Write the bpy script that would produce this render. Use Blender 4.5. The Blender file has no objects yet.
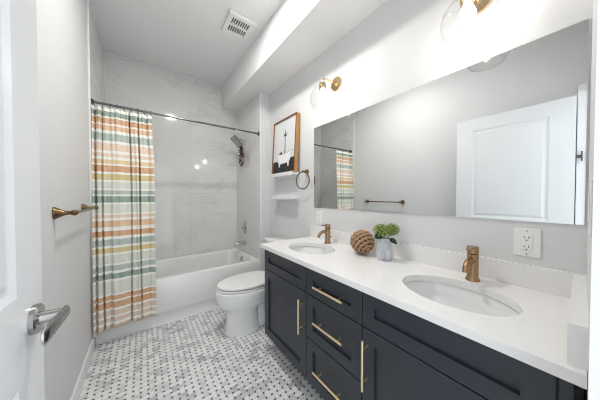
import bpy, bmesh, math, random
from mathutils import Vector, Matrix
random.seed(7)
PI = math.pi
S = bpy.context.scene
COL = S.collection

# ------------------------------------------------------------------ camera
cam_d = bpy.data.cameras.new('camera')
cam_d.sensor_width = 36.0
cam_d.lens = 210.2 / 600 * 36
cam_d.clip_start = 0.01
cam = bpy.data.objects.new('camera', cam_d)
COL.objects.link(cam)
cam.location = (0, 0, 1.2302)
cam.rotation_euler = (PI / 2 - 0.0173, 0, -0.6394)
S.camera = cam

# ------------------------------------------------------------------ world, light, exposure
W = bpy.data.worlds.new('world')
S.world = W
W.use_nodes = True
bg = W.node_tree.nodes['Background']
bg.inputs[0].default_value = (0.92, 0.96, 1.0, 1)
bg.inputs[1].default_value = 1.45
S.view_settings.view_transform = 'Standard'
S.view_settings.look = 'None'
S.view_settings.exposure = 0.58
S.cycles.filter_width = 1.1
S.view_settings.gamma = 1.0
S.view_settings.use_curve_mapping = False
CEIL_LAMP = 230.0      # emission of the recessed ceiling light
BULB = 34.0            # emission of the sconce bulbs

# ------------------------------------------------------------------ key measures
XL, XR, XW = -0.342, 1.277, 1.148        # left wall, vanity wall, shower wall
YT, YB = 2.362, 3.159                    # tub front, back wall
YN = -0.012                              # near wall with the doorway
ZC, ZS, XS = 2.813, 2.495, 0.925         # ceiling, soffit underside, soffit side
CT = 0.8525                              # countertop height


# ------------------------------------------------------------------ node helpers
def srgb(r, g, b):
    f = lambda c: (c / 255 / 12.92) if c / 255 <= 0.04045 else ((c / 255 + 0.055) / 1.055) ** 2.4
    return (f(r), f(g), f(b), 1)


class NT:
    def __init__(s, name):
        s.m = bpy.data.materials.new(name)
        s.m.use_nodes = True
        s.t = s.m.node_tree
        s.b = s.t.nodes['Principled BSDF']
        s.out = s.t.nodes['Material Output']

    def n(s, kind, **kw):
        x = s.t.nodes.new(kind)
        for k, v in kw.items():
            setattr(x, k, v)
        return x

    def l(s, a, b):
        s.t.links.new(a, b)

    def put(s, sock, v):
        if hasattr(v, 'is_output'):
            s.l(v, sock)
        else:
            sock.default_value = v

    def mth(s, op, a, b=0.0, c=0.0):
        x = s.n('ShaderNodeMath', operation=op)
        for i, v in enumerate((a, b, c)):
            s.put(x.inputs[i], v)
        return x.outputs[0]

    def mix(s, f, a, b):
        x = s.n('ShaderNodeMix', data_type='RGBA')
        s.put(x.inputs[0], f)
        s.put(x.inputs[6], a)
        s.put(x.inputs[7], b)
        return x.outputs[2]

    def obj(s):
        return s.n('ShaderNodeTexCoord').outputs['Object']

    def noise(s, vec, scale, detail=3, rough=0.5, dist=0.0):
        x = s.n('ShaderNodeTexNoise')
        x.inputs['Scale'].default_value = scale
        x.inputs['Detail'].default_value = detail
        x.inputs['Roughness'].default_value = rough
        x.inputs['Distortion'].default_value = dist
        s.l(vec, x.inputs['Vector'])
        return x.outputs['Fac']

    def ramp(s, f, stops, interp='LINEAR'):
        x = s.n('ShaderNodeValToRGB')
        e = x.color_ramp
        e.interpolation = interp
        while len(e.elements) < len(stops):
            e.elements.new(0.5)
        for k, (p, c) in zip(e.elements, stops):
            k.position = p
            k.color = c
        s.l(f, x.inputs[0])
        return x.outputs[0]

    def bump(s, h, strength, dist=0.002):
        x = s.n('ShaderNodeBump')
        x.inputs['Strength'].default_value = strength
        x.inputs['Distance'].default_value = dist
        s.l(h, x.inputs['Height'])
        s.l(x.outputs[0], s.b.inputs['Normal'])


def mat(name, col, rough=0.5, metal=0.0, var=0.03, scale=8.0, bump=0.0, bscale=120.0, coat=0.0, spec=0.5):
    """plain procedural material: a faint colour mottle and an optional fine grain"""
    n = NT(name)
    v = n.obj()
    f = n.noise(v, scale, 4)
    c2 = tuple(max(0, c * (1 - var * 2)) for c in col[:3]) + (1,)
    n.l(n.mix(f, c2, col), n.b.inputs['Base Color'])
    n.b.inputs['Roughness'].default_value = rough
    n.b.inputs['Metallic'].default_value = metal
    n.b.inputs['Coat Weight'].default_value = coat
    n.b.inputs['Specular IOR Level'].default_value = spec
    if bump:
        n.bump(n.noise(v, bscale, 2), bump)
    return n.m


def emit(name, col, k):
    n = NT(name)
    n.b.inputs['Base Color'].default_value = col
    n.b.inputs['Emission Color'].default_value = col
    n.b.inputs['Emission Strength'].default_value = k
    return n.m


M = {}
M['wall'] = mat('wall_paint', srgb(222, 223, 224), 0.6, var=0.01, bump=0.04)
M['ceil'] = mat('ceiling_paint', srgb(238, 238, 238), 0.7, var=0.01, bump=0.03)
M['white'] = mat('white_trim_paint', srgb(238, 239, 240), 0.35, var=0.01)
M['door'] = mat('door_paint', srgb(234, 237, 240), 0.25, var=0.01)
M['porc'] = mat('porcelain', srgb(240, 241, 241), 0.08, var=0.005, coat=0.4)
M['acryl'] = mat('white_acrylic', srgb(240, 240, 240), 0.12, var=0.005)
M['plastic'] = mat('white_plastic', srgb(240, 240, 238), 0.3, var=0.01)
M['navy'] = mat('charcoal_cabinet_paint', srgb(44, 49, 57), 0.36, var=0.03, bump=0.02)
M['navyin'] = mat('cabinet_inside', srgb(38, 40, 44), 0.6)
M['brass'] = mat('brushed_brass', srgb(246, 226, 182), 0.34, 1.0, var=0.04, scale=60)
M['bronze'] = mat('champagne_bronze', srgb(172, 142, 108), 0.27, 1.0, var=0.05, scale=60)
M['abrass'] = mat('antique_brass', srgb(124, 102, 74), 0.3, 1.0, var=0.15, scale=40)
M['gold'] = mat('polished_brass', srgb(226, 198, 156), 0.18, 1.0, var=0.04)
M['nickel'] = mat('satin_nickel', srgb(176, 174, 172), 0.22, 1.0, var=0.03, scale=50)
M['chrome'] = mat('chrome', srgb(196, 196, 198), 0.1, 1.0, var=0.02)
M['dark'] = mat('dark_metal', srgb(124, 122, 122), 0.25, 1.0, var=0.05)
M['black'] = mat('black_plastic', srgb(28, 28, 28), 0.5)
M['slot'] = mat('vent_dark', srgb(60, 60, 62), 0.7)
M['wood'] = mat('frame_wood', srgb(196, 140, 78), 0.45, var=0.2, scale=14)
M['wooddark'] = mat('frame_wood_front', srgb(120, 82, 52), 0.5, var=0.25, scale=14)
M['rope'] = mat('seagrass_rope', srgb(200, 164, 128), 0.85, var=0.3, scale=60, bump=0.6, bscale=220)
M['core'] = mat('ball_core', srgb(74, 48, 32), 0.9, var=0.2)
M['petal'] = mat('green_petals', srgb(164, 182, 92), 0.6, var=0.25, scale=60)
M['stem'] = mat('green_stem', srgb(84, 112, 48), 0.6, var=0.2)
M['leaf'] = mat('dark_leaf', srgb(52, 78, 40), 0.45, var=0.2, scale=30)
M['eleaf'] = mat('dried_leaf', srgb(112, 62, 56), 0.7, var=0.4, scale=40)
M['estem'] = mat('dried_stem', srgb(86, 56, 46), 0.8, var=0.3)
M['paper'] = mat('art_paper', srgb(228, 230, 232), 0.6, var=0.02)
M['artblack'] = mat('art_black', srgb(52, 53, 56), 0.6, var=0.35, scale=30)
M['artgrey'] = mat('art_grey', srgb(150, 152, 156), 0.6)
M['artwhite'] = mat('art_white', srgb(248, 248, 248), 0.6)
M['bulb'] = emit('lit_bulb', (1.0, 0.95, 0.88, 1), BULB)
M['lens'] = emit('lit_lens', (1.0, 0.97, 0.93, 1), CEIL_LAMP)


def m_mirror():
    n = NT('mirror_silver')
    n.b.inputs['Base Color'].default_value = (0.86, 0.88, 0.875, 1)
    n.b.inputs['Metallic'].default_value = 1
    n.b.inputs['Roughness'].default_value = 0.005
    return n.m


def m_glass():
    n = NT('clear_glass')
    tr = n.n('ShaderNodeBsdfTransparent')
    tr.inputs[0].default_value = (0.97, 0.97, 0.97, 1)
    gl = n.n('ShaderNodeBsdfGlossy')
    gl.inputs['Roughness'].default_value = 0.02
    lw = n.n('ShaderNodeLayerWeight')
    lw.inputs[0].default_value = 0.5
    mx = n.n('ShaderNodeMixShader')
    n.l(n.mth('MULTIPLY_ADD', n.mth('POWER', lw.outputs['Facing'], 4.0), 0.5, 0.03), mx.inputs[0])
    n.l(tr.outputs[0], mx.inputs[1])
    n.l(gl.outputs[0], mx.inputs[2])
    n.l(mx.outputs[0], n.out.inputs['Surface'])
    return n.m


def m_tile(name, ax):
    """large polished marble-look tiles; ax = world axis that runs along the wall"""
    n = NT(name)
    o = n.obj()
    sx = n.n('ShaderNodeSeparateXYZ')
    n.l(o, sx.inputs[0])
    u, z = sx.outputs[ax], sx.outputs[2]
    # joints every 0.403 m up, one 1.2 m tile along
    zz = n.mth('FRACT', n.mth('DIVIDE', n.mth('ADD', z, 10 * 0.403 - 0.134), 0.403))
    uu = n.mth('FRACT', n.mth('DIVIDE', n.mth('ADD', u, 10.9), 1.2))
    jz = n.mth('LESS_THAN', n.mth('ABSOLUTE', n.mth('SUBTRACT', zz, 0.5)), 0.0035)
    ju = n.mth('LESS_THAN', n.mth('ABSOLUTE', n.mth('SUBTRACT', uu, 0.5)), 0.0012)
    joint = n.mth('MAXIMUM', jz, ju)
    mp = n.n('ShaderNodeMapping')
    mp.inputs['Rotation'].default_value = (0.3, 0.45, 0.4)
    mp.inputs['Scale'].default_value = (0.9, 0.9, 2.2)
    n.l(o, mp.inputs[0])
    warp = n.noise(mp.outputs[0], 1.6, 6, 0.6, 0.8)
    vein = n.mth('ABSOLUTE', n.mth('SUBTRACT', warp, 0.5))
    vf = n.ramp(vein, [(0.0, (1, 1, 1, 1)), (0.012, (0.45, 0.45, 0.45, 1)), (0.05, (0, 0, 0, 1))])
    patch = n.ramp(n.noise(o, 2.3, 3), [(0.45, (0, 0, 0, 1)), (0.65, (1, 1, 1, 1))])
    cloud = n.noise(mp.outputs[0], 2.5, 4)
    base = n.mix(cloud, srgb(222, 222, 221), srgb(234, 234, 233))
    base = n.mix(n.mth('MULTIPLY', n.mth('MULTIPLY', vf, patch), 0.4), base, srgb(172, 172, 174))
    base = n.mix(n.mth('MULTIPLY', joint, 0.4), base, srgb(170, 170, 170))
    n.l(base, n.b.inputs['Base Color'])
    n.b.inputs['Roughness'].default_value = 0.07
    return n.m


def m_floor():
    """white marble basket weave mosaic with black dots"""
    n = NT('basketweave_mosaic')
    o = n.obj()
    sx = n.n('ShaderNodeSeparateXYZ')
    n.l(o, sx.inputs[0])
    c, w = 0.0385, 0.71
    u = n.mth('ADD', n.mth('DIVIDE', sx.outputs[0], c), 100.2)
    v = n.mth('ADD', n.mth('DIVIDE', sx.outputs[1], c), 100.0)
    i = n.mth('FLOOR', n.mth('ADD', u, 0.5))
    j = n.mth('FLOOR', n.mth('ADD', v, 0.5))
    a, b = n.mth('SUBTRACT', u, i), n.mth('SUBTRACT', v, j)
    par = n.mth('MODULO', n.mth('ADD', i, j), 2.0)
    ipar = n.mth('SUBTRACT', 1.0, par)
    aa, ab = n.mth('ABSOLUTE', a), n.mth('ABSOLUTE', b)
    A = n.mth('ADD', n.mth('MULTIPLY', aa, ipar), n.mth('MULTIPLY', ab, par))
    B = n.mth('ADD', n.mth('MULTIPLY', ab, ipar), n.mth('MULTIPLY', aa, par))
    outA = n.mth('GREATER_THAN', A, w / 2)
    outB = n.mth('GREATER_THAN', B, w / 2)
    dot = n.mth('MULTIPLY', outA, outB)
    nei = n.mth('SUBTRACT', outA, dot)
    g = 0.022
    e1 = n.mth('LESS_THAN', n.mth('ABSOLUTE', n.mth('SUBTRACT', A, w / 2)), g)
    e2 = n.mth('MULTIPLY', outA, n.mth('LESS_THAN', n.mth('ABSOLUTE', n.mth('SUBTRACT', B, w / 2)), g))
    gr = n.mth('MAXIMUM', e1, e2)
    ci = n.mth('ADD', i, n.mth('MULTIPLY', n.mth('MULTIPLY', n.mth('SIGN', a), ipar), nei))
    cj = n.mth('ADD', j, n.mth('MULTIPLY', n.mth('MULTIPLY', n.mth('SIGN', b), par), nei))
    cv = n.n('ShaderNodeCombineXYZ')
    n.l(ci, cv.inputs[0])
    n.l(cj, cv.inputs[1])
    wn = n.n('ShaderNodeTexWhiteNoise')
    n.l(cv.outputs[0], wn.inputs['Vector'])
    cl = n.noise(o, 5.0, 3, 0.6)
    f = n.mth('ADD', n.mth('MULTIPLY', wn.outputs[0], 0.55), n.mth('MULTIPLY', cl, 0.55))
    tile = n.ramp(f, [(0.0, srgb(244, 244, 243)), (0.52, srgb(238, 238, 238)), (0.74, srgb(212, 213, 215)), (0.92, srgb(166, 168, 172))])
    base = n.mix(dot, tile, srgb(34, 34, 36))
    base = n.mix(n.mth('MULTIPLY', gr, n.mth('MULTIPLY_ADD', dot, -0.6, 1.0)), base, srgb(178, 178, 178))
    n.l(base, n.b.inputs['Base Color'])
    n.b.inputs['Roughness'].default_value = 0.3
    return n.m


def m_quartz():
    n = NT('white_quartz')
    o = n.obj()
    f = n.noise(o, 180, 2)
    n.l(n.mix(f, srgb(232, 231, 230), srgb(243, 242, 241)), n.b.inputs['Base Color'])
    n.b.inputs['Roughness'].default_value = 0.16
    return n.m


def m_vase():
    n = NT('marbled_ceramic')
    o = n.obj()
    mp = n.n('ShaderNodeMapping')
    mp.inputs['Scale'].default_value = (1, 1, 0.4)
    n.l(o, mp.inputs[0])
    f = n.noise(mp.outputs[0], 28, 4, 0.6, 1.0)
    n.l(n.ramp(f, [(0.3, srgb(166, 169, 174)), (0.5, srgb(200, 203, 207)), (0.7, srgb(218, 220, 223))]), n.b.inputs['Base Color'])
    n.b.inputs['Roughness'].default_value = 0.45
    return n.m


def m_curtain():
    n = NT('striped_curtain_cloth')
    o = n.obj()
    sx = n.n('ShaderNodeSeparateXYZ')
    n.l(o, sx.inputs[0])
    z = sx.outputs[2]
    G, GG, O = srgb(104, 136, 118), srgb(160, 178, 168), srgb(204, 142, 72)
    P, PP, YP = srgb(222, 178, 130), srgb(228, 202, 178), srgb(226, 194, 130)
    Y, C, B, Wt = srgb(206, 184, 104), srgb(212, 216, 204), srgb(212, 188, 164), srgb(244, 243, 238)
    bands = [(1.94, 1.89, G), (1.882, 1.831, O), (1.823, 1.773, P), (1.756, 1.689, GG), (1.672, 1.604, PP),
             (1.588, 1.554, PP), (1.537, 1.495, YP), (1.487, 1.428, O), (1.419, 1.36, Y), (1.352, 1.292, C),
             (1.284, 1.242, GG), (1.233, 1.174, G), (1.166, 1.089, C), (1.081, 1.047, PP),
             (1.03, .971, P), (.945, .894, O), (.877, .818, GG), (.809, .758, Y), (.75, .673, C), (.665, .614, GG),
             (.597, .546, G), (.537, .426, C), (.418, .375, O), (.366, .307, O), (.298, .247, B), (.238, .195, B), (.178, .127, B)]

    def rp(lo, hi):
        st = [(0.0, Wt)]
        for t, bt, c in sorted(bands, key=lambda q: q[1]):
            if bt >= lo - 0.01 and t <= hi + 0.01:
                st += [((bt + 0.003 - lo) / (hi - lo), c), ((t - 0.004 - lo) / (hi - lo), Wt)]
        st = [(min(1, max(0, p)), c) for p, c in st]
        f = n.mth('DIVIDE', n.mth('SUBTRACT', z, lo), hi - lo)
        return n.ramp(f, st, 'CONSTANT')
    r1, r2 = rp(0.10, 1.04), rp(1.04, 2.0)
    base = n.mix(n.mth('GREATER_THAN', z, 1.04), r1, r2)
    mp = n.n('ShaderNodeMapping')
    mp.inputs['Scale'].default_value = (160, 160, 30)
    n.l(o, mp.inputs[0])
    weave = n.noise(mp.outputs[0], 1.0, 2)
    mp2 = n.n('ShaderNodeMapping')
    mp2.inputs['Scale'].default_value = (22, 22, 5)
    n.l(o, mp2.inputs[0])
    wash = n.noise(mp2.outputs[0], 1.0, 3)
    base = n.mix(n.mth('ADD', n.mth('MULTIPLY', weave, 0.35), n.mth('MULTIPLY_ADD', wash, 0.42, -0.12)), base, Wt)
    n.l(base, n.b.inputs['Base Color'])
    n.b.inputs['Roughness'].default_value = 0.9
    n.b.inputs['Specular IOR Level'].default_value = 0.1
    return n.m


M['mirror'], M['glass'] = m_mirror(), m_glass()
M['tilex'], M['tiley'] = m_tile('marble_tile_back', 0), m_tile('marble_tile_side', 1)
M['floor'], M['quartz'], M['vase'], M['curtain'] = m_floor(), m_quartz(), m_vase(), m_curtain()


# ------------------------------------------------------------------ mesh helpers (world coordinates)
def box(bm, a, b, bev=0.0, seg=2):
    a, b = Vector(a), Vector(b)
    r = bmesh.ops.create_cube(bm, size=1.0)
    vs = r['verts']
    for v in vs:
        v.co = Vector(((a[k] + b[k]) / 2 + v.co[k] * abs(b[k] - a[k])) for k in range(3))
    if bev:
        es = list({e for v in vs for e in v.link_edges})
        bmesh.ops.bevel(bm, geom=es, offset=bev, segments=seg, profile=0.5, affect='EDGES')
    return bm


def loft(bm, rings, cap0=True, cap1=True, closed=True):
    vr = [[bm.verts.new(p) for p in r] for r in rings]
    n = len(vr[0])
    for q in range(len(vr) - 1):
        for k in range(n if closed else n - 1):
            k2 = (k + 1) % n
            bm.faces.new((vr[q][k], vr[q][k2], vr[q + 1][k2], vr[q + 1][k]))
    if cap0:
        bm.faces.new(list(reversed(vr[0])))
    if cap1:
        bm.faces.new(vr[-1])
    return bm


def frame_of(d):
    d = d.normalized()
    up = Vector((0, 0, 1)) if abs(d.z) < 0.9 else Vector((1, 0, 0))
    x = d.cross(up).normalized()
    return x, x.cross(d).normalized()


def tube(bm, pts, rad, n=12, cap=True):
    pts = [Vector(p) for p in pts]
    rs = rad if isinstance(rad, (list, tuple)) else [rad] * len(pts)
    rings = []
    px = None
    for k, p in enumerate(pts):
        d = (pts[min(k + 1, len(pts) - 1)] - pts[max(k - 1, 0)])
        x, y = frame_of(d)
        if px is not None:                       # keep the frame from flipping
            x2 = (px - d.normalized() * px.dot(d.normalized()))
            if x2.length > 1e-6:
                x = x2.normalized()
                y = x.cross(d.normalized()).normalized()
        px = x
        rings.append([p + (x * math.cos(t) + y * math.sin(t)) * rs[k] for t in [2 * PI * q / n for q in range(n)]])
    return loft(bm, rings, cap, cap)


def torus(bm, c, axis, R, r, n=40, m=8):
    x, y = frame_of(Vector(axis))
    pts = [Vector(c) + (x * math.cos(2 * PI * k / n) + y * math.sin(2 * PI * k / n)) * R for k in range(n)]
    ax = Vector(axis).normalized()
    vr = []
    for p in pts:
        o = (p - Vector(c)).normalized()
        vr.append([bm.verts.new(p + (o * math.cos(2 * PI * q / m) + ax * math.sin(2 * PI * q / m)) * r) for q in range(m)])
    for k in range(n):
        for q in range(m):
            bm.faces.new((vr[k][q], vr[(k + 1) % n][q], vr[(k + 1) % n][(q + 1) % m], vr[k][(q + 1) % m]))
    return bm


def lathe(bm, c, axis, prof, n=28, cap0=True, cap1=True):
    """prof: (radius, distance along axis)"""
    ax = Vector(axis).normalized()
    x, y = frame_of(ax)
    rings = [[Vector(c) + ax * h + (x * math.cos(2 * PI * k / n) + y * math.sin(2 * PI * k / n)) * max(r, 1e-4) for k in range(n)] for r, h in prof]
    return loft(bm, rings, cap0, cap1)


def ell(cx, cy, rx, ry, z, n=48):
    return [Vector((cx + rx * math.cos(2 * PI * k / n), cy + ry * math.sin(2 * PI * k / n), z)) for k in range(n)]


def rrect(x0, y0, x1, y1, r, z, m=8):
    p = []
    for cx, cy, a in ((x1 - r, y1 - r, 0), (x0 + r, y1 - r, 90), (x0 + r, y0 + r, 180), (x1 - r, y0 + r, 270)):
        for k in range(m + 1):
            t = math.radians(a + 90 * k / m)
            p.append(Vector((cx + r * math.cos(t), cy + r * math.sin(t), z)))
    return p


def new():
    return bmesh.new()


def root_loc(o):
    while o.parent:
        o = o.parent
    return Vector(o.location)


def build(name, bm, m, parent=None, loc=None, smooth=None, label=None):
    """link a bmesh (world coordinates) as ONE mesh object, child of parent or top-level with its origin at loc"""
    bmesh.ops.recalc_face_normals(bm, faces=bm.faces)
    off = root_loc(parent) if parent else Vector(loc or (0, 0, 0))
    bmesh.ops.translate(bm, verts=bm.verts, vec=-off)
    me = bpy.data.meshes.new(name)
    bm.to_mesh(me)
    bm.free()
    for k in (m if isinstance(m, list) else [m]):
        me.materials.append(M[k])
    if smooth is not None:
        me.shade_smooth()
        if smooth < 180:
            try:
                me.set_sharp_from_angle(angle=math.radians(smooth))
            except Exception:
                pass
    o = bpy.data.objects.new(name, me)
    COL.objects.link(o)
    if parent:
        o.parent = parent
    else:
        o.location = off
    if label:
        o['label'] = label
    return o


def tag(o, label, cat, group=None):
    o['label'], o['category'] = label, cat
    if group:
        o['group'] = group
    return o


def thing(name, loc, label, cat, group=None):
    o = bpy.data.objects.new(name, None)
    o.empty_display_size = 0.05
    COL.objects.link(o)
    o.location = loc
    return tag(o, label, cat, group)


def struct(name, bm, m, smooth=None, label=None, cat=None):
    o = build(name, bm, m, smooth=smooth)
    o['kind'] = 'structure'
    if label:
        tag(o, label, cat)
    return o


def kids(o):
    return [c for c in bpy.data.objects if c.parent == o]


def dup(root, loc, label=None):
    r = root.copy()
    COL.objects.link(r)
    r.location = loc
    if label:
        r['label'] = label
    for c in kids(root):
        c2 = c.copy()
        COL.objects.link(c2)
        c2.parent = r
        for d in kids(c):
            d2 = d.copy()
            COL.objects.link(d2)
            d2.parent = c2
    return r


# ------------------------------------------------------------------ the room shell
T = 0.1
struct('floor', box(new(), (XL - T, -0.4, -T), (XR + T, YB + T, 0)), 'floor', label='white marble basketweave mosaic floor with small black dots', cat='floor')
struct('wall_left', box(new(), (XL - T, -0.4, 0), (XL, YB + T, ZC)), 'wall', label='pale grey painted wall on the left with brass towel bar', cat='wall')
struct('wall_right', box(new(), (XR, -0.4, 0), (XR + T, YB + T, ZC)), 'wall', label='pale painted wall behind the vanity and mirror', cat='wall')
struct('wall_back', box(new(), (XL, YB, 0), (XR, YB + T, ZC)), 'tilex', label='marble tiled wall behind the bathtub', cat='wall')
bm = box(new(), (XW + 0.010, YT, 0), (XR, YB, ZS))
struct('wall_shower', bm, 'wall', label='short projecting wall at the faucet end of the bathtub', cat='wall')
bm = box(new(), (XW, YT + 0.001, 0.0), (XW + 0.010, YB, ZS))
struct('trim_1', bm, 'tiley', label='marble tile facing behind the shower head and tub spout', cat='tile')
bm = box(new(), (XL, YT - 0.02, 0.0), (XL + 0.009, YB, ZC))
struct('trim_2', bm, 'tiley', label='marble tile facing on the left end of the bathtub', cat='tile')
bm = box(new(), (XL, YT - 0.034, 0.0), (XL + 0.012, YT - 0.02, ZC), 0.002)
struct('trim_3', bm, 'white', label='white vertical tile edge strip beside the shower curtain', cat='trim')
bm = box(new(), (XW - 0.003, YT - 0.004, 0.0), (XW + 0.014, YT + 0.001, ZS), 0.001)
struct('trim_4', bm, 'white', label='white vertical tile edge strip beside the toilet', cat='trim')
bm = box(new(), (XL + 0.009, YB - 0.016, ZC - 0.018), (XS, YB, ZC), 0.002)
box(bm, (XS, YB - 0.016, ZS - 0.018), (XW, YB, ZS), 0.002)
struct('trim_5', bm, 'white', label='thin white bead along the top of the marble wall', cat='trim')
struct('ceiling', box(new(), (XL - T, -0.4, ZC), (XR + T, YB + T, ZC + T)), 'ceil', label='plain white ceiling with square exhaust vent', cat='ceiling')
struct('soffit', box(new(), (XS, YN, ZS), (XR, YB, ZC)), 'ceil', label='long boxed soffit along the top of the vanity wall', cat='soffit')
# near wall with the doorway the photograph was taken from
DX0, DX1 = -0.255, 0.585
bm = box(new(), (XL, YN - 0.12, 0), (DX0 - 0.02, YN, ZC))
box(bm, (DX1 + 0.02, YN - 0.12, 0), (XR, YN, ZC))
box(bm, (DX0 - 0.02, YN - 0.12, 2.07), (DX1 + 0.02, YN, ZC))
struct('wall_front', bm, 'wall', label='painted wall around the doorway at the vanity end', cat='wall')
bm = box(new(), (DX0 - 0.02, YN - 0.125, 0), (DX0, YN + 0.002, 2.07))
box(bm, (DX1, YN - 0.125, 0), (DX1 + 0.02, YN + 0.002, 2.07))
box(bm, (DX0 - 0.02, YN - 0.125, 2.05), (DX1 + 0.02, YN + 0.002, 2.07))
box(bm, (DX0 - 0.072, YN, 0), (DX0 - 0.003, 0.034, 2.12))
struct('trim_6', bm, 'white', label='white door jamb around the open doorway', cat='door frame')
# baseboards
bm = box(new(), (XL, YN, 0), (XL + 0.013, YT - 0.034, 0.10), 0.003)
struct('baseboard_left', bm, 'white', label='white baseboard along the left wall', cat='baseboard')
bm = box(new(), (XR - 0.013, 1.51, 0), (XR, YT, 0.10), 0.003)
box(bm, (XW + 0.014, YT - 0.013, 0), (XR - 0.013, YT, 0.10), 0.003)
struct('baseboard_right', bm, 'white', label='white baseboard behind the toilet', cat='baseboard')

# ------------------------------------------------------------------ the open door on the left
dx0, dx1, dy0, dy1, dz1 = -0.2473, -0.2123, 0.039, 0.829, 2.03
door = thing('door_1', (-0.2298, dy0, 0.012), 'white two-panel door swung open along the left wall', 'door')
door['kind'] = 'structure'


def panel_door():
    bm = box(new(), (dx0 + 0.008, dy0, 0.012), (dx1 - 0.008, dy1, dz1))
    for (xa, xb) in ((dx1 - 0.008, dx1), (dx0, dx0 + 0.008)):
        ys, ye = 0.135, 0.135
        box(bm, (xa, dy0, 0.012), (xb, dy0 + ys, dz1))
        box(bm, (xa, dy1 - ye, 0.012), (xb, dy1, dz1))
        for z0, z1 in ((0.012, 0.21), (0.83, 1.02), (1.91, dz1)):
            box(bm, (xa, dy0 + ys, z0), (xb, dy1 - ye, z1))
    for z0, z1 in ((0.21, 0.83), (1.02, 1.91)):                # raised fields with sloped edges
        ya, yb = dy0 + 0.135, dy1 - 0.135
        for sgn, xf in ((1, dx1), (-1, dx0)):
            def rect(d, x):
                r = [Vector((x, ya + d, z0 + d)), Vector((x, yb - d, z0 + d)), Vector((x, yb - d, z1 - d)), Vector((x, ya + d, z1 - d))]
                return r
            loft(bm, [rect(0.0, xf), rect(0.014, xf - sgn * 0.007), rect(0.022, xf - sgn * 0.0075), rect(0.040, xf - sgn * 0.001)], False, True)
    return bm


build('panel', panel_door(), 'door', door)
zk, yk = 0.940, 0.769
bm = new()
lathe(bm, (dx1, yk, zk), (1, 0, 0), [(0.034, 0), (0.034, 0.009), (0.031, 0.012), (0.015, 0.013), (0.013, 0.03), (0.0125, 0.052)])
lev = build('handle', bm, 'nickel', door, smooth=40, label='satin nickel lever handle')
bm = new()
rings = []
for k in range(15):
    t = k / 14
    y = yk + 0.014 - 0.094 * t
    x = dx1 + 0.052 - 0.018 * t ** 1.3
    hz = 0.014 + 0.008 * t
    hx = 0.008 - 0.003 * t
    if k in (0, 14):
        hz, hx = hz * 0.55, hx * 0.5
    z = zk + 0.002 - 0.018 * t
    rings.append([Vector((x + hx * math.cos(a), y, z + hz * math.sin(a))) for a in [2 * PI * q / 14 for q in range(14)]])
loft(bm, rings)
build('lever', bm, 'nickel', lev, smooth=60)
for z in (0.25, 0.90, 1.547):
    bm = new()
    tube(bm, [(dx1 + 0.001, 0.008, z - 0.038), (dx1 + 0.001, 0.008, z + 0.038)], 0.0045, 10)
    box(bm, (dx0 + 0.004, 0.006, z - 0.038), (dx1 + 0.001, 0.010, z + 0.038))
    box(bm, (dx0 + 0.004, 0.008, z - 0.012), (dx0 + 0.008, dy0, z + 0.012))
    build('hinge', bm, 'dark', door, smooth=40, label='dark metal hinge')

# ------------------------------------------------------------------ ceiling lamp (just above the frame) and vent
LX, LY = 0.45, 1.40
lamp = thing('recessed_light', (LX, LY, ZC), 'round recessed ceiling light in front of the exhaust vent', 'ceiling light')
bm = new()
lathe(bm, (LX, LY, ZC), (0, 0, -1), [(0.095, 0.0), (0.095, 0.004), (0.088, 0.008), (0.078, 0.008), (0.074, 0.003), (0.074, 0.0)], 40)
build('trim_ring', bm, 'white', lamp, smooth=40)
bm = new()
lathe(bm, (LX, LY, ZC), (0, 0, -1), [(0.072, 0.003), (0.072, 0.005), (0.060, 0.006), (0.035, 0.007), (0.0, 0.0075)], 32)
build('lens', bm, 'lens', lamp, smooth=180)

vx, vy = 0.722, 1.93
vent = thing('exhaust_vent', (vx, vy, ZC), 'square white exhaust fan grille on the ceiling', 'vent')
z0 = ZC
bm = new()
hw, hl = 0.115, 0.125
for a, b in (((vx - hw, vy - hl), (vx + hw, vy - 0.085)), ((vx - hw, vy + 0.085), (vx + hw, vy + hl)),
             ((vx - hw, vy - 0.085), (vx - 0.085, vy + 0.085)), ((vx + 0.085, vy - 0.085), (vx + hw, vy + 0.085)),
             ((vx - 0.085, vy - 0.01), (vx + 0.085, vy + 0.01))):
    box(bm, (a[0], a[1], z0 - 0.018), (b[0], b[1], z0 - 0.004))
box(bm, (vx - hw - 0.005, vy - hl - 0.012, z0 - 0.030), (vx + hw + 0.005, vy - hl + 0.004, z0 - 0.002), 0.003)
build('cover', bm, 'plastic', vent)
build('backing', box(new(), (vx - hw + 0.01, vy - hl + 0.01, z0 - 0.004), (vx + hw - 0.01, vy + hl - 0.01, z0)), 'slot', vent)
for ya, yb in ((vy - 0.083, vy - 0.012), (vy + 0.012, vy + 0.083)):
    bm = new()
    for k in range(9):
        x = vx - 0.08 + 0.02 * k
        box(bm, (x - 0.0035, ya, z0 - 0.016), (x + 0.0035, yb, z0 - 0.006))
    build('louver', bm, 'plastic', vent)

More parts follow.
